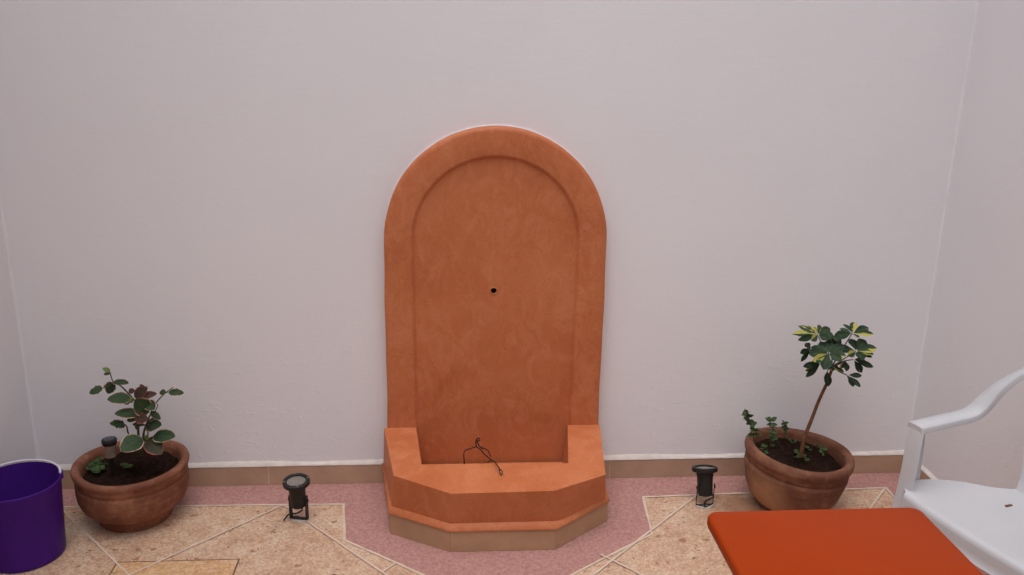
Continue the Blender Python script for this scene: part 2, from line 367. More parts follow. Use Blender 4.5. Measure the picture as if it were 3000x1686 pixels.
# plaster rounded in the corners
for x, s, par in ((XL, 1, wl), (XR, -1, wr)):
    bm = BM(); r = .008; pv = None
    for i in range(91):
        z = .10+(WH-.10)*i/90; ring = []; rr = r*(1+.25*math.sin(i*1.3)+random.uniform(-.2, .2))
        for k in range(6):
            a = math.pi/2*k/5; ring.append(bm.verts.new((x+s*rr*(1-math.sin(a)), -rr*(1-math.cos(a)), z)))
        if pv:
            for k in range(5): bm.faces.new((pv[k], pv[k+1], ring[k+1], ring[k]))
        pv = ring
    obj('corner_fillet', bm, M['wall'], par, recalc=False)

# ================================================================ FOUNTAIN
ft = thing('wall_fountain', 'orange plaster wall fountain with arched back and angular basin', 'fountain', (0, 0, 0))
FC, FY, RY = .183, -.055, -.042
def arch(cx, hw_top, hw_bot, spring, z0, n=40, top=None):
    pts = [(cx-hw_bot, z0), (cx-hw_bot-(hw_top-hw_bot)*.5, (z0+spring)/2), (cx-hw_top, spring)]
    k = 1 if top is None else (top-spring)/hw_top
    for i in range(1, n):
        a = math.pi*(1-i/n); pts.append((cx+hw_top*math.cos(a), spring+hw_top*k*math.sin(a)))
    pts += [(cx+hw_top, spring), (cx+hw_bot+(hw_top-hw_bot)*.5, (z0+spring)/2), (cx+hw_bot, z0)]
    return pts
def resample(pts, step=.02):
    out = []
    for a, b_ in zip(pts, pts[1:]):
        L = math.hypot(b_[0]-a[0], b_[1]-a[1]); k = max(1, int(L/step))
        for i in range(k): out.append((a[0]+(b_[0]-a[0])*i/k, a[1]+(b_[1]-a[1])*i/k))
    return out+[pts[-1]]
O = resample(arch(FC, .3955, .398, .968, .0), .03); n_o = len(O)
def offset_in(pts, d):
    out = []
    for i, (x, z) in enumerate(pts):
        a = pts[max(i-1, 0)]; b_ = pts[min(i+1, len(pts)-1)]; tx, tz = b_[0]-a[0], b_[1]-a[1]; L = math.hypot(tx, tz)
        out.append((x+tz/L*d, z-tx/L*d))
    return out
bm = BM(); rings = []
wz = lambda i: .0010*math.sin(i*.33)+.0006*math.sin(i*.8+1)
O = [(x+wz(i)*(1 if x > FC else -1), z) for i, (x, z) in enumerate(O)]
# outer thickness, rounded front edge, flat frame, cove into the recess
prof = [(0, -.001, 'o'), (0, FY+.012, 'o'), (.0015, FY+.006, 'o'), (.006, FY+.0022, 'o'), (.015, FY, 'o')]
for d, y, _ in prof: rings.append([bm.verts.new((x, y, z)) for x, z in offset_in(O, d)])
I = arch(FC-.001, .300, .290, .968, .0); I = resample(I, .03)
# match counts
def param(pts, n):
    L = [0]
    for a, b_ in zip(pts, pts[1:]): L.append(L[-1]+math.hypot(b_[0]-a[0], b_[1]-a[1]))
    out = []; j = 0
    for i in range(n):
        s = L[-1]*i/(n-1)
        while j < len(L)-2 and L[j+1] < s: j += 1
        t = (s-L[j])/(L[j+1]-L[j]); out.append((pts[j][0]+(pts[j+1][0]-pts[j][0])*t, pts[j][1]+(pts[j+1][1]-pts[j][1])*t))
    return out
I = param(I, n_o); I[0] = (I[0][0], 0); I[-1] = (I[-1][0], 0)
for d, y in ((-.004, FY), (0, FY+.001), (.004, FY+.004), (.007, RY-.004), (.012, RY)):
    rings.append([bm.verts.new((x, y, z)) for x, z in offset_in(I, d)])
for a, b_ in zip(rings, rings[1:]):
    for i in range(n_o-1): bm.faces.new((a[i], a[i+1], b_[i+1], b_[i]))
# recessed panel with a round spout hole
HX, HZ, HR = .176, .779, .0105
hv = [bm.verts.new((HX+HR*math.cos(2*math.pi*k/20), RY, HZ+HR*1.0*math.sin(2*math.pi*k/20))) for k in range(20)]
edges = [bm.edges.new((hv[k], hv[(k+1) % 20])) for k in range(20)]
last = rings[-1]
edges += [bm.edges.get((last[i], last[i+1])) or bm.edges.new((last[i], last[i+1])) for i in range(n_o-1)]
edges.append(bm.edges.new((last[-1], last[0])))
bmesh.ops.triangle_fill(bm, edges=edges, use_beauty=True, normal=(0, -1, 0))
obj('back_slab', bm, M['plaster'], ft, ang=35)
bm = BM(); arc = [(x, z) for x, z in O if z > .80]
tube(bm, [(x+random.uniform(-.001, .001), -.002, z+.001) for x, z in arc], .0018, n=3, seg=8)
obj('plaster_bead', bm, M['wall'], wb)
bm = BM(); pv = None; hs_ = []
for r, y in ((HR+.007, RY-.0005), (HR+.004, RY-.0022), (HR+.0005, RY-.002), (HR-.0008, RY+.004)):
    hs_.append([bm.verts.new((HX+r*math.cos(2*math.pi*k/20)*(1+.10*math.sin(k)), y, HZ+r*math.sin(2*math.pi*k/20)*(1+.10*math.cos(2*k)))) for k in range(20)])
for a, b_ in zip(hs_, hs_[1:]):
    for k in range(20): bm.faces.new((a[k], a[(k+1) % 20], b_[(k+1) % 20], b_[k]))
sh = obj('spout_hole', bm, M['plaster'], ft, recalc=False)
bm = BM()
r_a = [bm.verts.new((HX+(HR-.0004)*math.cos(2*math.pi*k/20), RY+.002, HZ+(HR-.0004)*math.sin(2*math.pi*k/20))) for k in range(20)]
r_b = [bm.verts.new((HX+(HR-.0004)*math.cos(2*math.pi*k/20), -.003, HZ+(HR-.0004)*math.sin(2*math.pi*k/20))) for k in range(20)]
for k in range(20): bm.faces.new((r_a[k], r_a[(k+1) % 20], r_b[(k+1) % 20], r_b[k]))
bm.faces.new(r_b); obj('hole_shade_tube', bm, M['hole'], sh, recalc=False)  # shallow tube coloured near black, standing in for shade deep in the hole

# basin: rim walls round an open trough
led = lambda x, y: .253+(y+.05)*.0625
OT = [(-.2265, FY-.0005), (-.174, -.385), (.019, -.502), (.360, -.497), (.546, -.405), (.5845, FY-.0005)]
IT = [(-.108, FY-.0005), (-.081, -.318), (.428, -.327), (.462, FY-.0005)]
OB = [(-.232, FY-.0005), (-.186, -.355), (.015, -.477), (.371, -.477), (.566, -.330), (.588, FY-.0005)]
def basin():
    bm = BM(); zb = .088
    ot = [bm.verts.new((x, y, led(x, y))) for x, y in OT]; ob = [bm.verts.new((x, y, zb)) for x, y in OB]
    it = [bm.verts.new((x, y, led(x, y))) for x, y in IT]; ib = [bm.verts.new((x+(.18-x)*.05, y+.01*(y < -.1), .100)) for x, y in IT]
    for i in range(5): bm.faces.new((ob[i], ob[i+1], ot[i+1], ot[i]))
    for i in range(3): bm.faces.new((it[i], it[i+1], ib[i+1], ib[i]))
    bm.faces.new(ib)
    bm.faces.new((ot[0], ot[1], it[1], it[0])); bm.faces.new((ot[1], ot[2], it[1])); bm.faces.new((ot[2], ot[3], it[2], it[1]))
    bm.faces.new((ot[3], ot[4], it[2])); bm.faces.new((ot[4], ot[5], it[3], it[2]))
    bevel(bm, .007, 3, 25); return bm
obj('basin', basin(), M['plaster'], ft, ang=50)
BT = [(-.236, -.0125), (-.190, -.370), (.016, -.493), (.370, -.494), (.577, -.322), (.584, -.0125)]
LP = [(-.2415, -.0125), (-.1945, -.374), (.0145, -.4985), (.3715, -.4995), (.5815, -.3255), (.5895, -.0125)]
bm = BM(); lr = []
for pts, z, in_ in ((LP, .0812, 0), (LP, .0865, 0), (OB, .1040, .002), (OB, .1040, .03), (LP, .0812, .05)):
    lr.append([bm.verts.new((x+(.18-x)*in_*2, min(y, -.0125 if pts is LP else FY+.003)+(.0 if i_ in (0, 5) else in_), z)) for i_, (x, y) in enumerate(pts)])
for a, b_ in zip(lr, lr[1:]):
    for q in range(5): bm.faces.new((a[q], a[q+1], b_[q+1], b_[q]))
bevel(bm, .0022, 2, 20); obj('plinth_lip', bm, M['plaster'], ft, ang=60)
bm = BM()
for i in range(5):
    a, b_ = Vector((*BT[i], 0)), Vector((*BT[i+1], 0)); d = (b_-a).normalized(); nn = Vector((d.y, -d.x, 0)); nn = -nn if nn.y > 0 and i in (1, 2, 3) else nn
    mid = (a+b_)/2; inw = (Vector((.18, -.05, 0))-mid); nn = nn if nn.dot(inw) < 0 else -nn
    a2, b2 = a+d*.0005, b_-d*.0005
    poly_prism(bm, [(v.x, v.y) for v in (a2, b2, b2-nn*.010, a2-nn*.010)], .0018, .0805)
obj('tile_plinth', bm, M['base_tile'], ft, smooth=False)
bm = BM(); poly_prism(bm, [((x-.18)*.990+.18, y*.990 if y < -.05 else y) for x, y in BT][::-1], .0016, .0795); obj('plinth_core', bm, M['line'], ft, smooth=False)

# cable ends standing out of the basin
bm = BM(); Yw = -.20
A_ = lambda *l: [at(x, y, y=Yw+dy) for x, y, dy in l]
pz = at(1360, 1356, y=Yw)
tube(bm, [Vector((pz.x, pz.y, .101))]+A_((1360, 1358, 0), (1360, 1325, .004), (1378, 1315, .01), (1396, 1309, .012)), .0022, seg=7)
tube(bm, A_((1396, 1309, .012), (1394, 1296, .016), (1398, 1286, .010), (1404, 1285, .002), (1406, 1291, -.004), (1399, 1293, -.006), (1402, 1304, 0), (1414, 1316, 0)), .0023, seg=7)
tube(bm, A_((1396, 1309, .006), (1408, 1318, -.002), (1418, 1330, -.04), (1440, 1349, -.10), (1451, 1356, -.14), (1460, 1369, -.178), (1466, 1379, -.192)), .0022, seg=7)
tube(bm, A_((1412, 1312, .006), (1426, 1318, .012), (1434, 1328, -.02), (1437, 1338, -.06)), .0020, seg=7)
tube(bm, A_((1428, 1356, -.06), (1438, 1350, -.09), (1446, 1351, -.12)), .0019, seg=7)
tube(bm, A_((1464, 1375, -.186), (1471, 1381, -.192), (1471, 1390, -.200), (1467, 1391, -.200), (1463, 1380, -.192), (1464, 1374, -.186)), .0014, seg=6)
wi = obj('cable', bm, M['wire']); tag(wi, 'bent black electric cable ends sticking up from the fountain basin', 'cable')

# ================================================================ POTS
def pot(label, loc, R, Hh, foot, mat, tilt, prof=None):
    t = thing('flower_pot', label, 'pot', loc, group='terracotta pots of soil'); t.rotation_euler = tilt
    bm = BM(); s = R; T = .034
    P = prof or [(foot*.97, .002), (foot, .010), (foot, .030), (foot*1.02, .036), (foot*1.20, .050), (s*.89, .072), (s*.945, .098), (s*.962, .125), (s*.965, Hh*.70), (s*.958, Hh*.74), (s*.945, Hh*.755), (s*.945, Hh*.775), (s*.962, Hh*.79), (s*.962, Hh*.84), (s*.965, Hh*.875), (s*.99, Hh*.905), (s*1.0, Hh*.945), (s*.985, Hh*.985), (s*.955, Hh), (s*.90, Hh*.995), (s*.855, Hh*.96), (s*.84, Hh*.90), (s*.83, Hh*.70)]
    lathe(bm, P, 80, cap_lo=True, wob=.010); obj('pot_body', bm, mat, t, ang=60)
    zr = Hh*.80; bm = BM(); rr = s*.845; g = 34
    vs = {}
    for k in range(13):
        for i in range(48):
            r = rr*k/12; a = 2*math.pi*i/48
            if k == 0 and i: vs[k, i] = vs[0, 0]; continue
            vs[k, i] = bm.verts.new((r*math.cos(a), r*math.sin(a), zr+random.uniform(-.006, .006)+.008*math.sin(a*2+k*.4)*k/12))
    for k in range(12):
        for i in range(48):
            f = [vs[k, i], vs[k, (i+1) % 48], vs[k+1, (i+1) % 48], vs[k+1, i]]
            f = list(dict.fromkeys(f)); bm.faces.new(f[::-1] if False else f)
    obj('soil', bm, M['soil'], t)
    return t
PLC, PRC = Vector((-1.096, -.208, .0)), Vector((1.277, -.232, .009))
pl = pot('worn terracotta pot with stepped foot beside the purple bucket', PLC, .191, .215, .122, M['pot_l'], (0, math.radians(.4), 0))
HR_ = .222; s_ = .195
pr = pot('rounded terracotta pot with pale stain behind the orange table', PRC, s_, HR_, .12, M['pot_r'], (0, math.radians(5.0), 0),
         [(.105, .002), (.125, .006), (.150, .030), (.168, .065), (.178, .105), (.186, .140), (.186, .152), (.182, .156), (.182, .161), (.1865, .165), (.1865, .176), (.188, .182), (.1935, .188), (.196, .198), (.194, .212), (.187, .221), (.178, .222), (.168, .217), (.163, .205), (.160, .15)])

# ---------------------------------------------------------------- leaves
def leaf(bm, base, tip, width, normal=None, cup=.15, droop=.15, wav=0.0, shape='oval', tint=.3, nl=10, nw=7, seen=False):
    base, tip = Vector(base), Vector(tip); d = tip-base; L = d.length; d.normalize()
    nrm = Vector(normal or (0, -.55, .85)); nrm = (nrm-d*nrm.dot(d))
    if nrm.length < .1: nrm = Vector((0, -1, 0))-d*(-d.y)
    nrm.normalize(); s = d.cross(nrm)
    if seen: vv = Vector((0, .9, -.44)).normalized(); width /= max(.5, (s-vv*s.dot(vv)).length)
    el, tl, hl = bm.verts.layers.float['edge'], bm.verts.layers.float['tint'], bm.verts.layers.float['half']
    ph = random.uniform(0, 6); grid = []
    for i in range(nl+1):
        u = i/nl
        if shape == 'oval': wd = math.sin(math.pi*u**.80)**.62
        elif shape == 'ovate': wd = math.sin(math.pi*u**.70)**.75
        else: wd = math.sin(math.pi*u**1.35)**.85                 # obovate leaflet
        if 0 < i < nl: wd = max(wd, .10)
        row = []
        for j in range(nw):
            v = -1+2*j/(nw-1)
            ww = width/2*wd*(1+(wav*.9*math.sin(u*23+ph+v*2) if abs(v) > .9 else 0))
            zz = cup*width*(abs(v)**1.6)*wd*.5 - droop*L*(u*u) + wav*width*.35*math.sin(u*15+ph*2)*v*abs(v)
            vt = bm.verts.new(base+d*(L*u)+s*(v*ww)+nrm*zz)
            vt[el] = max(abs(v), (abs(u-.5)*2)**6); vt[tl] = tint; vt[hl] = 1.0 if v > .05 else 0.0; row.append(vt)
        grid.append(row)
    for i in range(nl):
        for j in range(nw-1):
            bm.faces.new((grid[i][j], grid[i][j+1], grid[i+1][j+1], grid[i+1][j]))
def leafbm():
    b_ = BM()
    for k in ('edge', 'tint', 'half'): b_.verts.layers.float.new(k)
    return b_

# ---------------------------------------------------------------- copperleaf in the left pot
cz = thing('potted_plant', 'leafy shrub with pink edged dark leaves in the left pot', 'plant', PLC+Vector((.03, 0, .17)), group='plants growing in the pots')
inv = lambda o: -Vector(o.location)
Y0 = -.215
def zl(x, y, dy=0): return at(200+x*.25559, 1050+y*.25552, y=Y0+dy)
off = -cz.location
K = .25559*3.0/2600
lv = [  # base, tip, depth base/tip, width, tint, wav, normal
 ((478, 150), (390, 112), .03, .03, 48, .05, .05, None), ((478, 168), (405, 188), .03, .02, 44, .45, .2, None),
 ((515, 268), (690, 285), .02, -.01, 72, .40, .1, (0, -.35, .95)), ((510, 275), (450, 410), .03, .02, 105, .42, .2, (.2, -.8, .5)),
 ((500, 290), (400, 330), .05, .05, 60, .45, .2, None), ((395, 340), (235, 400), .0, -.01, 88, .30, .25, (0, -.6, .7)),
 ((720, 455), (442, 470), -.01, -.05, 128, .33, .06, (0, -.55, .8)), ((755, 445), (905, 340), .0, -.02, 118, .72, .06, (0, -.8, .5)),
 ((800, 450), (1012, 405), -.01, -.03, 86, .78, .05, (0, -.6, .8)), ((745, 400), (700, 350), .02, .02, 55, .78, .2, None),
 ((880, 370), (820, 300), .03, .03, 45, .8, .3, None), ((880, 350), (905, 320), .02, 0, 40, .8, .2, None),
 ((925, 625), (765, 478), -.03, -.07, 175, .35, .05, (.1, -.75, .6)), ((900, 500), (985, 590), -.02, -.05, 110, .35, .05, (0, -.7, .6)),
 ((815, 632), (528, 632), -.02, -.06, 112, .34, .04, (0, -.55, .8)),
 ((1150, 385), (1325, 400), .02, .0, 74, .28, .18, (0, -.6, .8)), ((1120, 385), (1042, 400), .02, .02, 60, .45, .18, (0, -.7, .6)),
 ((945, 610), (1058, 705), .0, -.02, 62, .36, .06, (.3, -.5, .8)), ((760, 680), (915, 700), -.05, -.08, 105, .80, .05, (0, -.85, .4)),
 ((790, 670), (668, 715), -.02, -.02, 74, .5, .06, (-.2, -.7, .6)), ((655, 765), (475, 745), -.02, -.05, 92, .42, .28, (0, -.5, .8)),
 ((640, 770), (580, 800), -.01, -.03, 60, .42, .2, None), ((890, 785), (1065, 760), -.01, -.05, 125, .37, .10, (0, -.65, .7)),
 ((930, 700), (1000, 760), .01, -.02, 90, .36, .10, (0, -.65, .7)),
 ((975, 888), (1222, 895), -.03, -.07, 138, .22, .05, (0, -.55, .8)), ((840, 905), (600, 1060), -.05, -.11, 205, .20, .05, (-.1, -.7, .65)),
 ((900, 925), (1070, 1095), -.03, -.09, 165, .66, .08, (.1, -.75, .6)), ((735, 755), (885, 765), .0, -.01, 42, .5, .1, None),
 ((860, 905), (890, 985), .0, -.03, 60, .5, .1, None), ((700, 500), (640, 525), .0, -.01, 50, .4, .1, None), ((800, 800), (760, 770), .03, .02, 60, .4, .1, None)]
bm = leafbm()
for b_, t_, d0, d1, wd, ti, wv, nn in lv:
    leaf(bm, zl(*b_, d0)+off, zl(*t_, d1)+off, wd*K*1.2, nn, cup=.10, droop=.04, wav=wv*.5, shape='oval', tint=ti, seen=True)
obj('foliage', bm, M['copper'], cz, ang=180, recalc=False)
bm = BM()
S = lambda *l: [zl(x, y, d)+off for x, y, d in l]
tube(bm, S((845, 1120, .0), (812, 1000, .0), (803, 770, -.01), (835, 640, -.02), (785, 520, -.01), (725, 445, 0), (610, 325, .02), (515, 268, .025), (475, 150, .03)), .0048, .0018)
tube(bm, S((850, 1110, 0), (862, 880, -.005), (888, 780, -.01), (935, 660, -.01), (985, 540, 0), (1105, 405, .015), (1205, 335, .02)), .0042, .0014)
tube(bm, S((800, 1090, .01), (695, 880, .0), (672, 790, -.01), (650, 760, -.02)), .0035, .0018); tube(bm, S((870, 1100, .01), (912, 900, 0), (905, 790, -.01)), .003, .0016)
tube(bm, S((985, 620, 0), (1020, 560, .005), (1020, 520, .01)), .0022, .0012); tube(bm, S((515, 275, .025), (450, 330, .02), (385, 345, 0)), .002, .0013)
tube(bm, S((835, 640, -.02), (780, 632, -.02)), .002, .0015); tube(bm, S((1110, 400, .015), (1160, 385, .02)), .0018, .0013)
obj('stem', bm, M['stem'], cz)
for (x, y, r) in ((720, 490, .0105), (735, 470, .008), (890, 905, .0095), (900, 930, .009), (880, 640, .008)):
    bm = BM()
    for q in range(9):
        p = zl(x+random.uniform(-9, 9), y+random.uniform(-9, 9), -.03+random.uniform(-.006, .006))+off
        bmesh.ops.create_icosphere(bm, subdivisions=1, radius=r*random.uniform(.4, .7), matrix=Matrix.Translation(p))
    obj('flower_bud', bm, M['bud'], cz)

# ---------------------------------------------------------------- variegated tree in the right pot
tr = thing('potted_tree', 'slender little tree with yellow splashed leaves in the right pot', 'tree', PRC+Vector((-.01, -.02, .17)), group='plants growing in the pots')
Y1 = -.245; off2 = -tr.location
def zr(x, y, dy=0): return at(2280+x*.15881, 920+y*.15881, y=Y1+dy)
def z5(x, y, dy=0): return at(2120+x*.41425, 900+y*.41425, y=Y1+dy)
K2 = .15881*3.05/2600
bm = BM()
tube(bm, [z5(x, y, d)+off2 for x, y, d in ((545, 1060, -.02), (556, 1000, -.02), (572, 920, -.015), (600, 850, -.01), (632, 770, -.005), (662, 690, 0), (695, 615, 0), (735, 530, 0), (752, 480, 0), (770, 430, 0))], .0075, .0050, seg=10)
obj('trunk', bm, M['bark'], tr)
bm = BM()
hub = (990, 980, 0)
for e, mid in (((720, 385, -.02), (880, 700, 0)), ((1370, 355, -.01), (1150, 700, .03)), ((925, 715, -.06), (960, 880, -.03)), ((1430, 690, -.02), (1230, 820, 0)), ((1275, 1135, -.02), (1130, 1070, -.01)),
               ((1385, 845, .02), (1190, 880, .02)), ((590, 650, .03), (800, 800, .03)), ((780, 925, -.03), (880, 960, -.02)), ((980, 400, .04), (990, 700, .04)), ((1240, 860, 0), (1120, 930, 0)), ((900, 1050, -.02), (950, 1010, -.02))):
    tube(bm, [zr(*hub)+off2, zr(*mid)+off2, zr(*e)+off2], .0028, .0016, seg=7)
obj('branch', bm, M['stem'], tr)
cl = [  # hub, depth, leaflets (tip, depth, width, tint)
 ((735, 385), -.02, [((265, 360), -.03, 105, .62), ((372, 485), -.06, 100, .25), ((372, 212), .02, 95, .42), ((560, 196), .05, 95, .75), ((690, 230), .05, 80, .72), ((785, 200), .04, 105, .45), ((965, 255), .02, 130, .15), ((1035, 410), -.03, 150, .12), ((620, 490), -.07, 110, .60), ((930, 470), -.06, 110, .2)]),
 ((1370, 360), -.01, [((1035, 410), -.04, 140, .15), ((1130, 270), .01, 75, .2), ((1215, 175), .05, 120, .25), ((1400, 138), .05, 110, .78), ((1675, 240), .02, 125, .40), ((1765, 360), -.02, 105, .70), ((1485, 435), -.06, 70, .45)]),
 ((925, 730), -.07, [((570, 730), -.09, 170, .28), ((640, 880), -.12, 115, .85), ((840, 1025), -.13, 185, .20), ((1170, 860), -.12, 135, .35), ((1255, 765), -.09, 135, .52), ((1230, 570), -.04, 140, .15), ((1000, 530), -.03, 130, .12), ((770, 510), -.03, 170, .15), ((600, 610), -.05, 130, .2)]),
 ((1440, 690), -.03, [((1620, 485), -.01, 200, .20), ((1825, 622), -.04, 140, .66), ((1765, 745), -.06, 115, .48), ((1560, 845), -.09, 150, .25), ((1345, 450), .02, 170, .12), ((1080, 620), -.04, 130, .18), ((1290, 770), -.08, 110, .62), ((1740, 800), -.06, 70, .3)]),
 ((1275, 1130), -.02, [((1545, 1140), -.04, 85, .3), ((1525, 1350), -.06, 80, .3), ((1395, 1345), -.05, 105, .25), ((1310, 1210), -.06, 60, .2)]),
 ((1390, 840), .02, [((1765, 985), .0, 95, .25), ((1550, 1090), .01, 110, .40), ((1620, 860), .03, 90, .2)]),
 ((600, 640), .03, [((405, 730), .02, 90, .25), ((420, 885), .01, 75, .22), ((500, 540), .05, 100, .2), ((660, 800), .0, 120, .2), ((540, 650), .0, 90, .3)]),
 ((785, 920), -.03, [((462, 970), -.05, 105, .25), ((510, 1168), -.06, 95, .22), ((500, 1060), -.02, 90, .60), ((600, 880), .0, 90, .25)]),
 ((905, 1040), -.02, [((925, 1345), -.04, 115, .22), ((870, 1260), -.03, 70, .3)]),
 ((1240, 860), 0, [((1265, 1060), -.02, 110, .22), ((1150, 1010), .0, 90, .62)]),
 ((980, 960), .0, [((1130, 1040), -.01, 90, .68), ((1000, 1060), -.02, 80, .62), ((1220, 1080), .0, 70, .5)]),
 ((985, 420), .05, [((1180, 560), .06, 120, .15), ((860, 560), .07, 130, .15), ((1130, 500), .03, 90, .2), ((1010, 620), .06, 140, .12)])]
bm = leafbm()
for (hx, hy), dh, ls in cl:
    c0 = zr(hx, hy, dh)+off2
    for (tx, ty), dt, wd, ti in ls:
        p1 = zr(tx, ty, dt)+off2
        low = ty > hy+80
        nn = (p1-c0); nn = Vector((nn.x*.35+random.uniform(-.35, .35), -.72+random.uniform(-.3, .3), (.75 if not low else .35)+random.uniform(-.25, .25)))
        leaf(bm, c0.lerp(p1, .06), p1, wd*K2*1.24, nn, cup=.22, droop=.05, wav=.03, shape='obovate', tint=ti, nl=9, nw=7, seen=True)
obj('foliage', bm, M['varieg'], tr, ang=180, recalc=False)

# ---------------------------------------------------------------- weeds
def sprig(name, label, base, top, n, lsz, rows, mat='weed', group=None, par=None):
    base, top = Vector(base), Vector(top)
    t = thing(name, label, 'weed', base, group=group)
    bm = BM(); d = top-base; md = d*.5+Vector((.006, 0, .004)); tube(bm, [(0, 0, 0), md, d], .0016, .0010, seg=6); obj('stem', bm, M['stem'], t)
    bm = leafbm()
    for i in range(n):
        u = min(1, max(.12, .15+.85*i/max(1, n-1)+random.uniform(-.05, .05))); p = md*2*u*(1-u)*1.0+d*u*u; a = i*2.4+random.uniform(-1.1, 1.1)
        q = p+Vector((math.cos(a), math.sin(a)*.9, random.uniform(-.35, .8)))*lsz*random.uniform(.5, 1.2)*(1.1-.35*u)
        leaf(bm, p, q, lsz*.72, (random.uniform(-.7, .7), random.uniform(-1, .3), .8), cup=.22, droop=random.uniform(.05, .3), shape='ovate', tint=.3, nl=6, nw=5)
    obj('foliage', bm, M['weed'], t, ang=180, recalc=False); return t
def zw(x, y, Y): return at(2150+x*.22099, 1180+y*.22099, y=Y)
soilz = .178
def sg(z, x, y): v = at(2150+x*.22099, 1180+y*.22099, z=z); return v
g = 'weeds growing in the pots'
sprig('weed', 'tallest weed sprig leaning out over the left rim of the right pot', zw(265, 480, -.20), zw(150, 110, -.20), 24, .027, 0, group=g)
sprig('weed', 'small weed sprig above back rim of the right pot, left of centre', zw(485, 560, -.17), zw(490, 225, -.15), 15, .024, 0, group=g)
sprig('weed', 'small weed sprig at back rim of the right pot nearest the trunk', zw(670, 480, -.13), zw(652, 265, -.12), 12, .022, 0, group=g)
sprig('weed', 'leafy seedling at the front left inside the right pot', sg(soilz, 390, 690), zw(375, 570, -.275), 9, .020, 0, group=g)
def mat_clump(name, label, pts, lsz, nper, group):
    base = sum((Vector(p) for p in pts), Vector())/len(pts); t = thing(name, label, 'weed', base, group=group)
    bm = leafbm()
    for p in pts:
        p = Vector(p)-base
        for i in range(nper):
            a = random.uniform(0, 6.28); q = p+Vector((math.cos(a), math.sin(a), random.uniform(.1, .9)))*lsz*random.uniform(.6, 1.2)
            leaf(bm, p+Vector((random.uniform(-.01, .01), random.uniform(-.01, .01), random.uniform(-.002, .012))), q, lsz*.75, (0, -.4, .9), droop=.1, shape='ovate', tint=.3, nl=5, nw=5)
    obj('foliage', bm, M['weed'], t, ang=180, recalc=False); return t
mat_clump('weed', 'low mat of weeds along the back left inside the right pot', [sg(soilz+.01, x, y) for x, y in ((330, 480), (400, 470), (440, 500), (500, 520), (350, 440), (560, 470), (460, 440), (540, 520), (300, 500), (500, 590), (300, 620))], .018, 5, g)
mat_clump('weed', 'broad leaved weeds round the foot of the thin trunk', [sg(soilz+.004, x, y) for x, y in ((800, 500), (760, 540), (900, 700), (850, 760), (960, 770), (1000, 480), (1010, 620), (1100, 560), (1150, 690), (1220, 580), (1180, 620), (1060, 500), (1400, 655), (820, 690))], .020, 3, g)
mat_clump('weed', 'tiny clover like weeds in front of the solar light in the left pot', [at(200+x*.25559, 1050+y*.25552, z=.181) for x, y in ((240, 1200), (290, 1180), (330, 1230), (260, 1270), (350, 1170), (300, 1290), (380, 1280), (340, 1300), (230, 1240), (280, 1250), (310, 1210), (350, 1270), (220, 1200), (390, 1240), (660, 1240), (700, 1260))], .017, 8, g)

bm = leafbm(); a_, b_ = sg(soilz+.012, 262, 585), sg(soilz+.010, 372, 568)
leaf(bm, a_-a_, b_-a_, .012, (0, -.3, .95), cup=.3, droop=.1, shape='ovate', nl=8, nw=5)
fl_ = obj('fallen_leaf', bm, M['drywood'], recalc=False); fl_.location = a_; tag(fl_, 'pale dry fallen leaf on the soil of the right pot', 'leaf')

# ---------------------------------------------------------------- solar stake light in the left pot
zb = at(200+430*.25559, 1050+1165*.25552, y=-.235); ztop = at(200+480*.25559, 1050+925*.25552, y=-.235)
sl = thing('solar_light', 'short metal solar stake light with dark round cap in the left pot', 'garden light', (ztop.x-.004, -.235, .16))
hgt = ztop.z-.16
bm = BM(); lathe(bm, [(.004, -.03), (.007, 0), (.007, hgt-.066)], 16, True, True); obj('stake', bm, M['black'], sl)
bm = BM(); lathe(bm, [(.0165, hgt-.066), (.0185, hgt-.064), (.0185, hgt-.040), (.0195, hgt-.038), (.0205, hgt-.020)], 32, True, True); obj('lamp_body', bm, M['steel'], sl)
bm = BM(); lathe(bm, [(.0215, hgt-.020), (.0245, hgt-.016), (.0250, hgt-.004), (.0235, hgt-.001), (.019, hgt)], 36, True, True); cp_ = obj('cap', bm, M['black'], sl)
bm = BM(); lathe(bm, [(.0180, hgt-.001), (.0178, hgt+.0008), (.010, hgt+.0016)], 32, True, True); obj('solar_panel', bm, M['solar'], cp_)

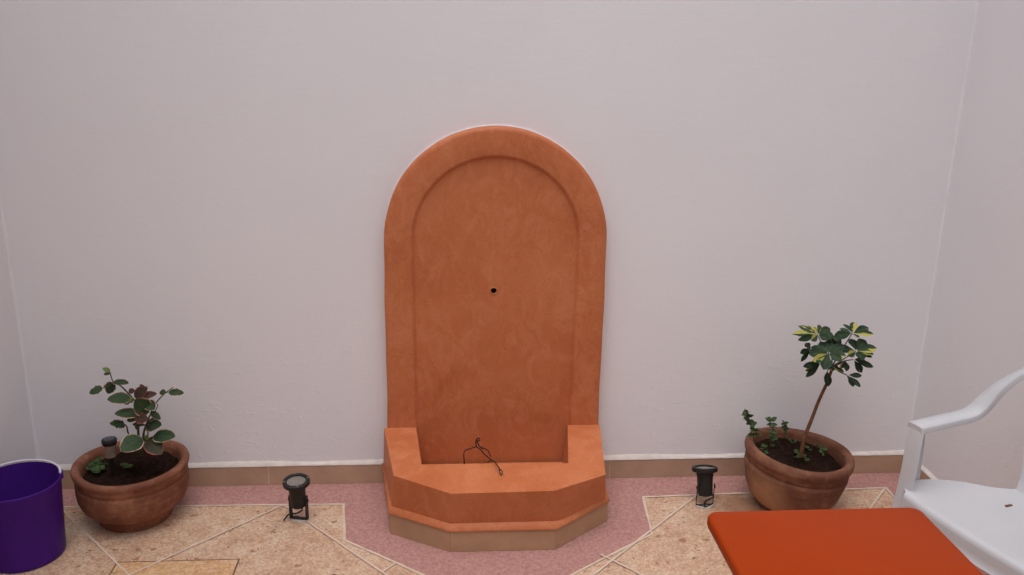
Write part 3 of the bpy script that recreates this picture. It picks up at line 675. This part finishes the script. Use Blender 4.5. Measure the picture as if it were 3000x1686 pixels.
# ================================================================ FLOOR SPOTLIGHTS
def spot(label, base, tilt_back, rotz, style):
    t = thing('garden_spotlight', label, 'spotlight', base, rotz, 'black garden spotlights on the floor')
    Hc = .158; Rr = .0465; rc = .031; tm = Matrix.Translation((0, 0, .055 if style == 'flat' else .043)) @ Matrix.Rotation(tilt_back, 4, 'X') @ Matrix.Translation((0, 0, -.055))
    def put(nm, b_, mt, par=t, ang=40):
        bmesh.ops.transform(b_, matrix=tm, verts=b_.verts[:]); return obj(nm, b_, mt, par, ang=ang)
    bm = BM(); lathe(bm, [(.021, .052), (.0255, .054), (.0268, .062), (rc-.002, .118), (rc, .132), (rc+.001, .142)], 40, True, True); put('housing', bm, M['black'])
    bm = BM(); lathe(bm, [(rc, .1395), (.040, .1405), (Rr, .143), (Rr+.001, .148), (Rr, .156), (.0435, .1585), (.036, .1585), (.0335, .157), (.0325, .152)], 48); rg = put('bezel', bm, M['black'])
    for k in range(4):
        bm = BM(); a = k*math.pi/2+.5; bmesh.ops.create_cone(bm, cap_ends=True, segments=10, radius1=.003, radius2=.0026, depth=.003, matrix=Matrix.Translation((.041*math.cos(a), .041*math.sin(a), .1595)))
        put('screw', bm, M['steel'], rg)
    bm = BM(); lathe(bm, [(.0330, .1525), (.022, .1540), (.008, .1546)], 40, False, True); put('lens', bm, M['lens'])
    # U shaped bracket standing on the floor
    wd = .016 if style == 'flat' else .0034; x = .0272 if style == 'flat' else .0290; th = .006
    if style == 'flat':
        bm = BM()
        add_box(bm, -x-th, -x, -wd/2, wd/2, .0, .092); add_box(bm, x, x+th, -wd/2, wd/2, .0, .092); add_box(bm, -x, x, -wd/2, wd/2, 0.0, .004); bevel(bm, .0008, 1)
        obj('bracket', bm, M['black'], t, smooth=False)
    else:
        bm = BM(); tube(bm, [(-x-.003, 0, .088), (-x-.003, 0, .003), (x+.003, 0, .003), (x+.003, 0, .088)], .0021, n=1, seg=8); tube(bm, [(-x-.003, .004, .003), (0, -.018, .003), (x+.003, .004, .003)], .0024, n=1, seg=8)
        obj('bracket', bm, M['black'], t)
    for sx in (-1, 1):
        bm = BM(); bmesh.ops.create_cone(bm, cap_ends=True, segments=14, radius1=.0055, radius2=.0055, depth=.004, matrix=Matrix.Translation((sx*(x+(th if style == 'flat' else .003)+.0015), 0, .075)) @ Matrix.Rotation(math.pi/2, 4, 'Y'))
        obj('pivot_knob', bm, M['black'], t)
    bm = BM()
    if style == 'flat': tube(bm, [(.012, -.012, .056), (.022, -.020, .050), (.004, -.022, .036), (-.030, -.018, .024), (-.042, -.024, .010), (-.046, -.030, .004)], .0028, seg=8)
    else: tube(bm, [(.014, -.006, .056), (.022, -.012, .050), (.027, -.014, .042), (.014, -.016, .034), (-.002, -.016, .026), (-.006, -.017, .014), (-.004, -.018, .003)], .0032, seg=8)
    obj('power_cord', bm, M['black'], t)
    bm = BM(); pts = [(.032*math.cos(a)*(1+.3*math.sin(3*a)), -.008+.018*math.sin(a)*(1+.2*math.cos(2*a))) for a in [2*math.pi*k/18 for k in range(18)]]
    poly_prism(bm, pts, -.004, .0015); bevel(bm, .001, 1); obj('mortar_pad', bm, M['mortar'], t)
    return t
spot('black spotlight facing up, left of the fountain near the left pot', (-.517, -.263, .0035), math.radians(5), math.radians(-14), 'flat')
spot('black spotlight tilted back, right of the fountain by the orange table', (.958, -.232, .0035), math.radians(-17), math.radians(3), 'wire')

# ================================================================ BUCKET
bk = thing('bucket', 'purple plastic bucket with white handle lying round its rim', 'bucket', (-1.3735, -.437, .0022))
bm = BM()
lathe(bm, [(a*(.90+.035*min(1, z_/.24)-.045*(1-min(1, z_/.24))), z_*1.06) for a, z_ in [(.128, .004), (.134, .0), (.1365, .004), (.1370, .012), (.1392, .238), (.1402, .2405), (.1412, .243), (.1412, .2475), (.1402, .250), (.1388, .2505), (.1378, .2475), (.1372, .236), (.1340, .012), (.130, .008)]], 96, False, False)
bmesh.ops.holes_fill(bm, edges=[e for e in bm.edges if e.is_boundary])
obj('bucket_body', bm, M['purple'], bk, ang=50)
ea = math.radians(25)
for s in (ea, ea+math.pi):
    bm = BM()
    lo = [bm.verts.new((.1290*math.cos(s+a), .1290*math.sin(s+a), z+.016)) for a, z in ((-.11, .230), (.11, .230), (.11, .252), (.05, .258), (-.05, .258), (-.11, .252))]
    hi = [bm.verts.new((.1375*math.cos(s+a), .1375*math.sin(s+a), z+.016)) for a, z in ((-.09, .232), (.09, .232), (.09, .248), (.05, .252), (-.05, .252), (-.09, .248))]
    bm.faces.new(lo[::-1]); bm.faces.new(hi)
    for i in range(6): bm.faces.new((lo[i], lo[(i+1) % 6], hi[(i+1) % 6], hi[i]))
    bevel(bm, .004, 3); obj('handle_lug', bm, M['purple'], bk)
bm = BM(); tube(bm, [(.1290*math.cos(a), .1290*math.sin(a), .2705+.002*math.sin(a-ea)) for a in [ea-.12+(math.pi+.24)*i/40 for i in range(41)]], .0036, n=1, seg=10)
obj('handle', bm, M['handle'], bk)

# ================================================================ TABLE
TZ = .68
tb = thing('side_table', 'orange lacquered square table beside the white chair', 'table', (0, 0, 0))
c_ = [at(2063, 1493, z=TZ), at(2693, 1486, z=TZ)]
x0, x1, yb = c_[0].x, c_[1].x, (c_[0].y+c_[1].y)/2; TD = .49
tb.location = ((x0+x1)/2, yb-TD/2, 0); hw, hd = (x1-x0)/2, TD/2
def rrect(hw, hd, r, n=8):
    out = []
    for cx_, cy_, a0 in ((hw-r, hd-r, 0), (-hw+r, hd-r, 90), (-hw+r, -hd+r, 180), (hw-r, -hd+r, 270)):
        for i in range(n+1):
            a = math.radians(a0+90*i/n); out.append((cx_+r*math.cos(a), cy_+r*math.sin(a)))
    return out
bm = BM(); rings = []
for ins, z in ((.010, TZ-.030), (.002, TZ-.027), (0, TZ-.020), (0, TZ-.008), (.0022, TZ-.0025), (.007, TZ)):
    rings.append([bm.verts.new((x, y, z)) for x, y in rrect(hw-ins, hd-ins, .026-ins)])
for a, b_ in zip(rings, rings[1:]):
    for i in range(len(a)): bm.faces.new((a[i], a[(i+1) % len(a)], b_[(i+1) % len(a)], b_[i]))
bm.faces.new(rings[-1]); bm.faces.new(rings[0][::-1]); obj('tabletop', bm, M['orange'], tb, ang=50)
bm = BM()
for sx in (-1, 1): add_box(bm, sx*(hw-.105)-.009, sx*(hw-.105)+.009, -hd+.125, hd-.125, TZ-.085, TZ-.031)
for sy_ in (-1, 1): add_box(bm, -hw+.125, hw-.125, sy_*(hd-.105)-.009, sy_*(hd-.105)+.009, TZ-.085, TZ-.031)
obj('apron', bm, M['orange'], tb, smooth=False)
for sx in (-1, 1):
    for sy_ in (-1, 1):
        bm = BM(); cx_, cy_ = sx*(hw-.105), sy_*(hd-.105)
        lo = [(cx_-.014, cy_-.014), (cx_+.014, cy_-.014), (cx_+.014, cy_+.014), (cx_-.014, cy_+.014)]; add_box(bm, cx_-.017, cx_+.017, cy_-.017, cy_+.017, .002, TZ-.0305); bevel(bm, .003, 2); obj('leg', bm, M['orange'], tb)

# ================================================================ CHAIR  (local: b = backwards, l = across, z)
ch = thing('plastic_chair', 'white moulded plastic armchair by the right wall', 'chair', (1.331, -.868, 0))
bd = Vector((.957, .289, 0)).normalized(); ld = Vector((bd.y, -bd.x, 0))
W = .47; HWc = W/2
def cl_(b_, l, z): return bd*b_+ld*l+Vector((0, 0, z))
def strip_solid(bm, rows, thick_dir=None):
    pass
def shell(bm, grid, th):
    """grid of points -> closed shell of thickness th (offset along local normal)"""
    nr, nc = len(grid), len(grid[0]); top = [[bm.verts.new(p) for p in r] for r in grid]; bot = []
    for i in range(nr):
        row = []
        for j in range(nc):
            du = grid[min(i+1, nr-1)][j]-grid[max(i-1, 0)][j]; dv = grid[i][min(j+1, nc-1)]-grid[i][max(j-1, 0)]
            n_ = du.cross(dv); n_ = n_.normalized() if n_.length > 1e-9 else Vector((0, 0, 1)); row.append(bm.verts.new(grid[i][j]-n_*th))
        bot.append(row)
    for i in range(nr-1):
        for j in range(nc-1):
            bm.faces.new((top[i][j], top[i+1][j], top[i+1][j+1], top[i][j+1])); bm.faces.new((bot[i][j], bot[i][j+1], bot[i+1][j+1], bot[i+1][j]))
    for i in range(nr-1):
        bm.faces.new((top[i][0], bot[i][0], bot[i+1][0], top[i+1][0])); bm.faces.new((top[i][-1], top[i+1][-1], bot[i+1][-1], bot[i][-1]))
    for j in range(nc-1):
        bm.faces.new((top[0][j], top[0][j+1], bot[0][j+1], bot[0][j])); bm.faces.new((top[-1][j], bot[-1][j], bot[-1][j+1], top[-1][j+1]))
# seat: half width along depth, apron folded down at the front and the sides
SZ = .42
def half(b_):
    pts = [(-.012, .205), (0, .228), (.03, .247), (.064, .256), (.136, .238), (.20, .195), (.25, .145), (.29, .118), (.34, .108), (.38, .106)]
    for (a, v), (c, d) in zip(pts, pts[1:]):
        if b_ <= c: t = (b_-a)/(c-a); return v+(d-v)*max(0, t)
    return pts[-1][1]
bm = BM(); grid = []
bs = [-.017, -.010, 0, .02, .045, .08, .12, .16, .20, .24, .27, .30, .33, .36]
for i, b_ in enumerate(bs):
    h_ = half(max(b_, -.012)); row = []
    for j in range(17):
        v = -1+2*j/16
        l = HWc+v*h_; z = SZ-.012*(1-v*v)*math.sin(min(1, max(0, b_)/.33)*math.pi)
        fb = b_-.011*(1-v*v)*max(0, 1-max(0, b_)/.10)
        if i == 0: z -= .006
        row.append(cl_(fb, l, z))
    grid.append(row)
# extra row: front apron going down
fr = [[p+Vector((0, 0, -d))+(-bd)*e for p in grid[0]] for d, e in ((.054, .000), (.051, .007), (.046, .002), (.028, .001), (.008, .001))]
shell(bm, fr+grid, .004)
obj('seat', bm, M['chair'], ch, ang=60)
# drain slots in the seat
bm = BM()
for s in (0,):
    p = at(2957, 1484, z=SZ-.0042)-Vector(ch.location)
    poly_prism(bm, [(p.x-.011, p.y-.003), (p.x+.011, p.y+.002), (p.x+.011, p.y+.009), (p.x-.011, p.y+.004)], p.z-.006, p.z+.0022)
obj('drain_slot', bm, M['dark_edge'], ch, smooth=False)
# side aprons below the seat edge
for s in (-1, 1):
    bm = BM(); g_ = []
    for b_ in [0, .03, .064, .10, .136, .17, .20, .24]:
        l = HWc+s*(half(b_)-.004); g_.append([cl_(b_, l, SZ-.003), cl_(b_, l+s*.002, SZ-.025), cl_(b_, l-s*.004, SZ-.045)])
    shell(bm, g_, .004); obj('side_apron', bm, M['chair'], ch, ang=60)
# arm and back frame: one flat band from arm end up and over
def band(bm, path, wid, side, th=.016):
    P = smooth_path(path, 6); rows = []
    for i, p in enumerate(P):
        rows.append((p, (P[min(i+1, len(P)-1)]-P[max(i-1, 0)]).normalized()))
    return rows
top_path = [(.018, -.002, .618), (.08, -.004, .619), (.15, -.006, .621), (.21, -.006, .624), (.242, -.003, .637), (.267, .003, .666), (.295, .012, .705), (.335, .032, .747), (.375, .070, .785), (.41, .12, .812), (.425, .17, .826), (.43, HWc, .832)]
full = [Vector(p) for p in top_path]+[Vector((b_, W-l, z)) for b_, l, z in top_path[-2::-1]]
PP = smooth_path(full, 6); nP = len(PP)
sec_rows = []
for i, p in enumerate(PP):
    t = (PP[min(i+1, nP-1)]-PP[max(i-1, 0)]).normalized()
    u = min(i, nP-1-i)/(nP/2)                       # 0 at arm end, 1 at middle of back
    flat = Vector((0, 1, 0)) if p.y < HWc else Vector((0, 1, 0))
    k = max(0, min(1, (u-.42)/.40))
    outw = Vector((0, -1, 0)) if i < nP/2 else Vector((0, 1, 0))
    # across-band direction: sideways on the arm, backwards on the back
    ac = (outw*(1-k)+Vector((1, 0, .15))*k); ac = (ac-t*ac.dot(t)).normalized()
    nn = ac.cross(t) if i < nP/2 else t.cross(ac); nn = nn if nn.z > 0 else -nn
    wv = .027 if u < .35 else .027-.007*k
    sec = [(-wv, -.018), (-wv, -.003), (-wv+.003, .001), (0, .0025), (wv-.003, .001), (wv, -.003), (wv, -.018)]
    sec_rows.append([cl_(*(p+ac*a+nn*b_)) for a, b_ in sec])
bm = BM(); vr = [[bm.verts.new(q) for q in r] for r in sec_rows]; ns = len(sec_rows[0])
for a, b_ in zip(vr, vr[1:]):
    for j in range(ns): bm.faces.new((a[j], a[(j+1) % ns], b_[(j+1) % ns], b_[j]))
for end, q in ((0, 1), (-1, -1)):
    cen = sum((Vector(v) for v in sec_rows[end]), Vector())/ns; out_ = -bd*.004
    cap = [bm.verts.new(cen+(Vector(v)-cen)*.90+out_) for v in sec_rows[end]]
    for j in range(ns): bm.faces.new((vr[end][j], vr[end][(j+1) % ns], cap[(j+1) % ns], cap[j]))
    bm.faces.new(cap)
obj('arm_frame', bm, M['chair'], ch, ang=50)
# front legs: wide angled panels running up to the arm ends, flaring outwards below
for s in (0, 1):
    bm = BM(); m_ = (lambda l: l) if s == 0 else (lambda l: W-l)
    g_ = []
    for z, b0, b1, l0 in ((.606, .0195, .078, -.0255), (.56, .011, .082, -.020), (.48, .008, .086, -.019), (.41, .003, .086, -.019), (.30, -.008, .072, -.022), (.15, -.024, .042, -.032), (.0, -.038, .010, -.042)):
        g_.append([cl_(b0+.006, m_(l0+.050), z), cl_(b0, m_(l0+.043), z), cl_(b0-.001, m_(l0+.004), z), cl_(b0+.004, m_(l0), z), cl_((b0+b1)/2, m_(l0-.003), z), cl_(b1, m_(l0-.001), z)])
    shell(bm, g_, .0045 if s == 0 else -.0045); obj('leg', bm, M['chair'], ch, ang=45)
for s in (0, 1):
    bm = BM(); m_ = (lambda l: l) if s == 0 else (lambda l: W-l); g_ = []
    for z, b0, l0 in ((.404, .290, .130), (.38, .300, .125), (.30, .330, .105), (.15, .390, .070), (.0, .445, .035)):
        g_.append([cl_(b0+.004, m_(l0+.034), z), cl_(b0+.010, m_(l0+.004), z), cl_(b0+.006, m_(l0), z), cl_(b0-.030, m_(l0+.001), z), cl_(b0-.050, m_(l0+.002), z)])
    shell(bm, g_, .0045); obj('leg', bm, M['chair'], ch, ang=45)
# back panel: solid waist rising from the seat, then slats up to the frame
bm = BM(); g_ = []
for z, b_, hw_ in ((.406, .290, .116), (.413, .308, .112), (.428, .320, .111), (.455, .330, .114), (.50, .342, .122), (.55, .352, .140)):
    g_.append([cl_(b_+.012*(1-(j/5-1)**2)-.012, HWc+(j/5-1)*hw_, z) for j in range(11)])
shell(bm, g_, -.005); obj('backrest', bm, M['chair'], ch, ang=60)
for k in range(5):
    bm = BM(); g_ = []; v = -.8+.4*k
    for i in range(9):
        t = i/8; z = .53+(.815-.53)*t-.030*(abs(v)**2)*t; hw_ = .148+.020*math.sin(t*math.pi); b_ = .352+.054*t+.012*(1-v*v)-.012-.045*v*v*t
        g_.append([cl_(b_+.002*abs(q), HWc+v*hw_*.90+q*.019, z) for q in (-1, -.5, 0, .5, 1)])
    shell(bm, g_, -.005); obj('slat', bm, M['chair'], ch, ang=60)
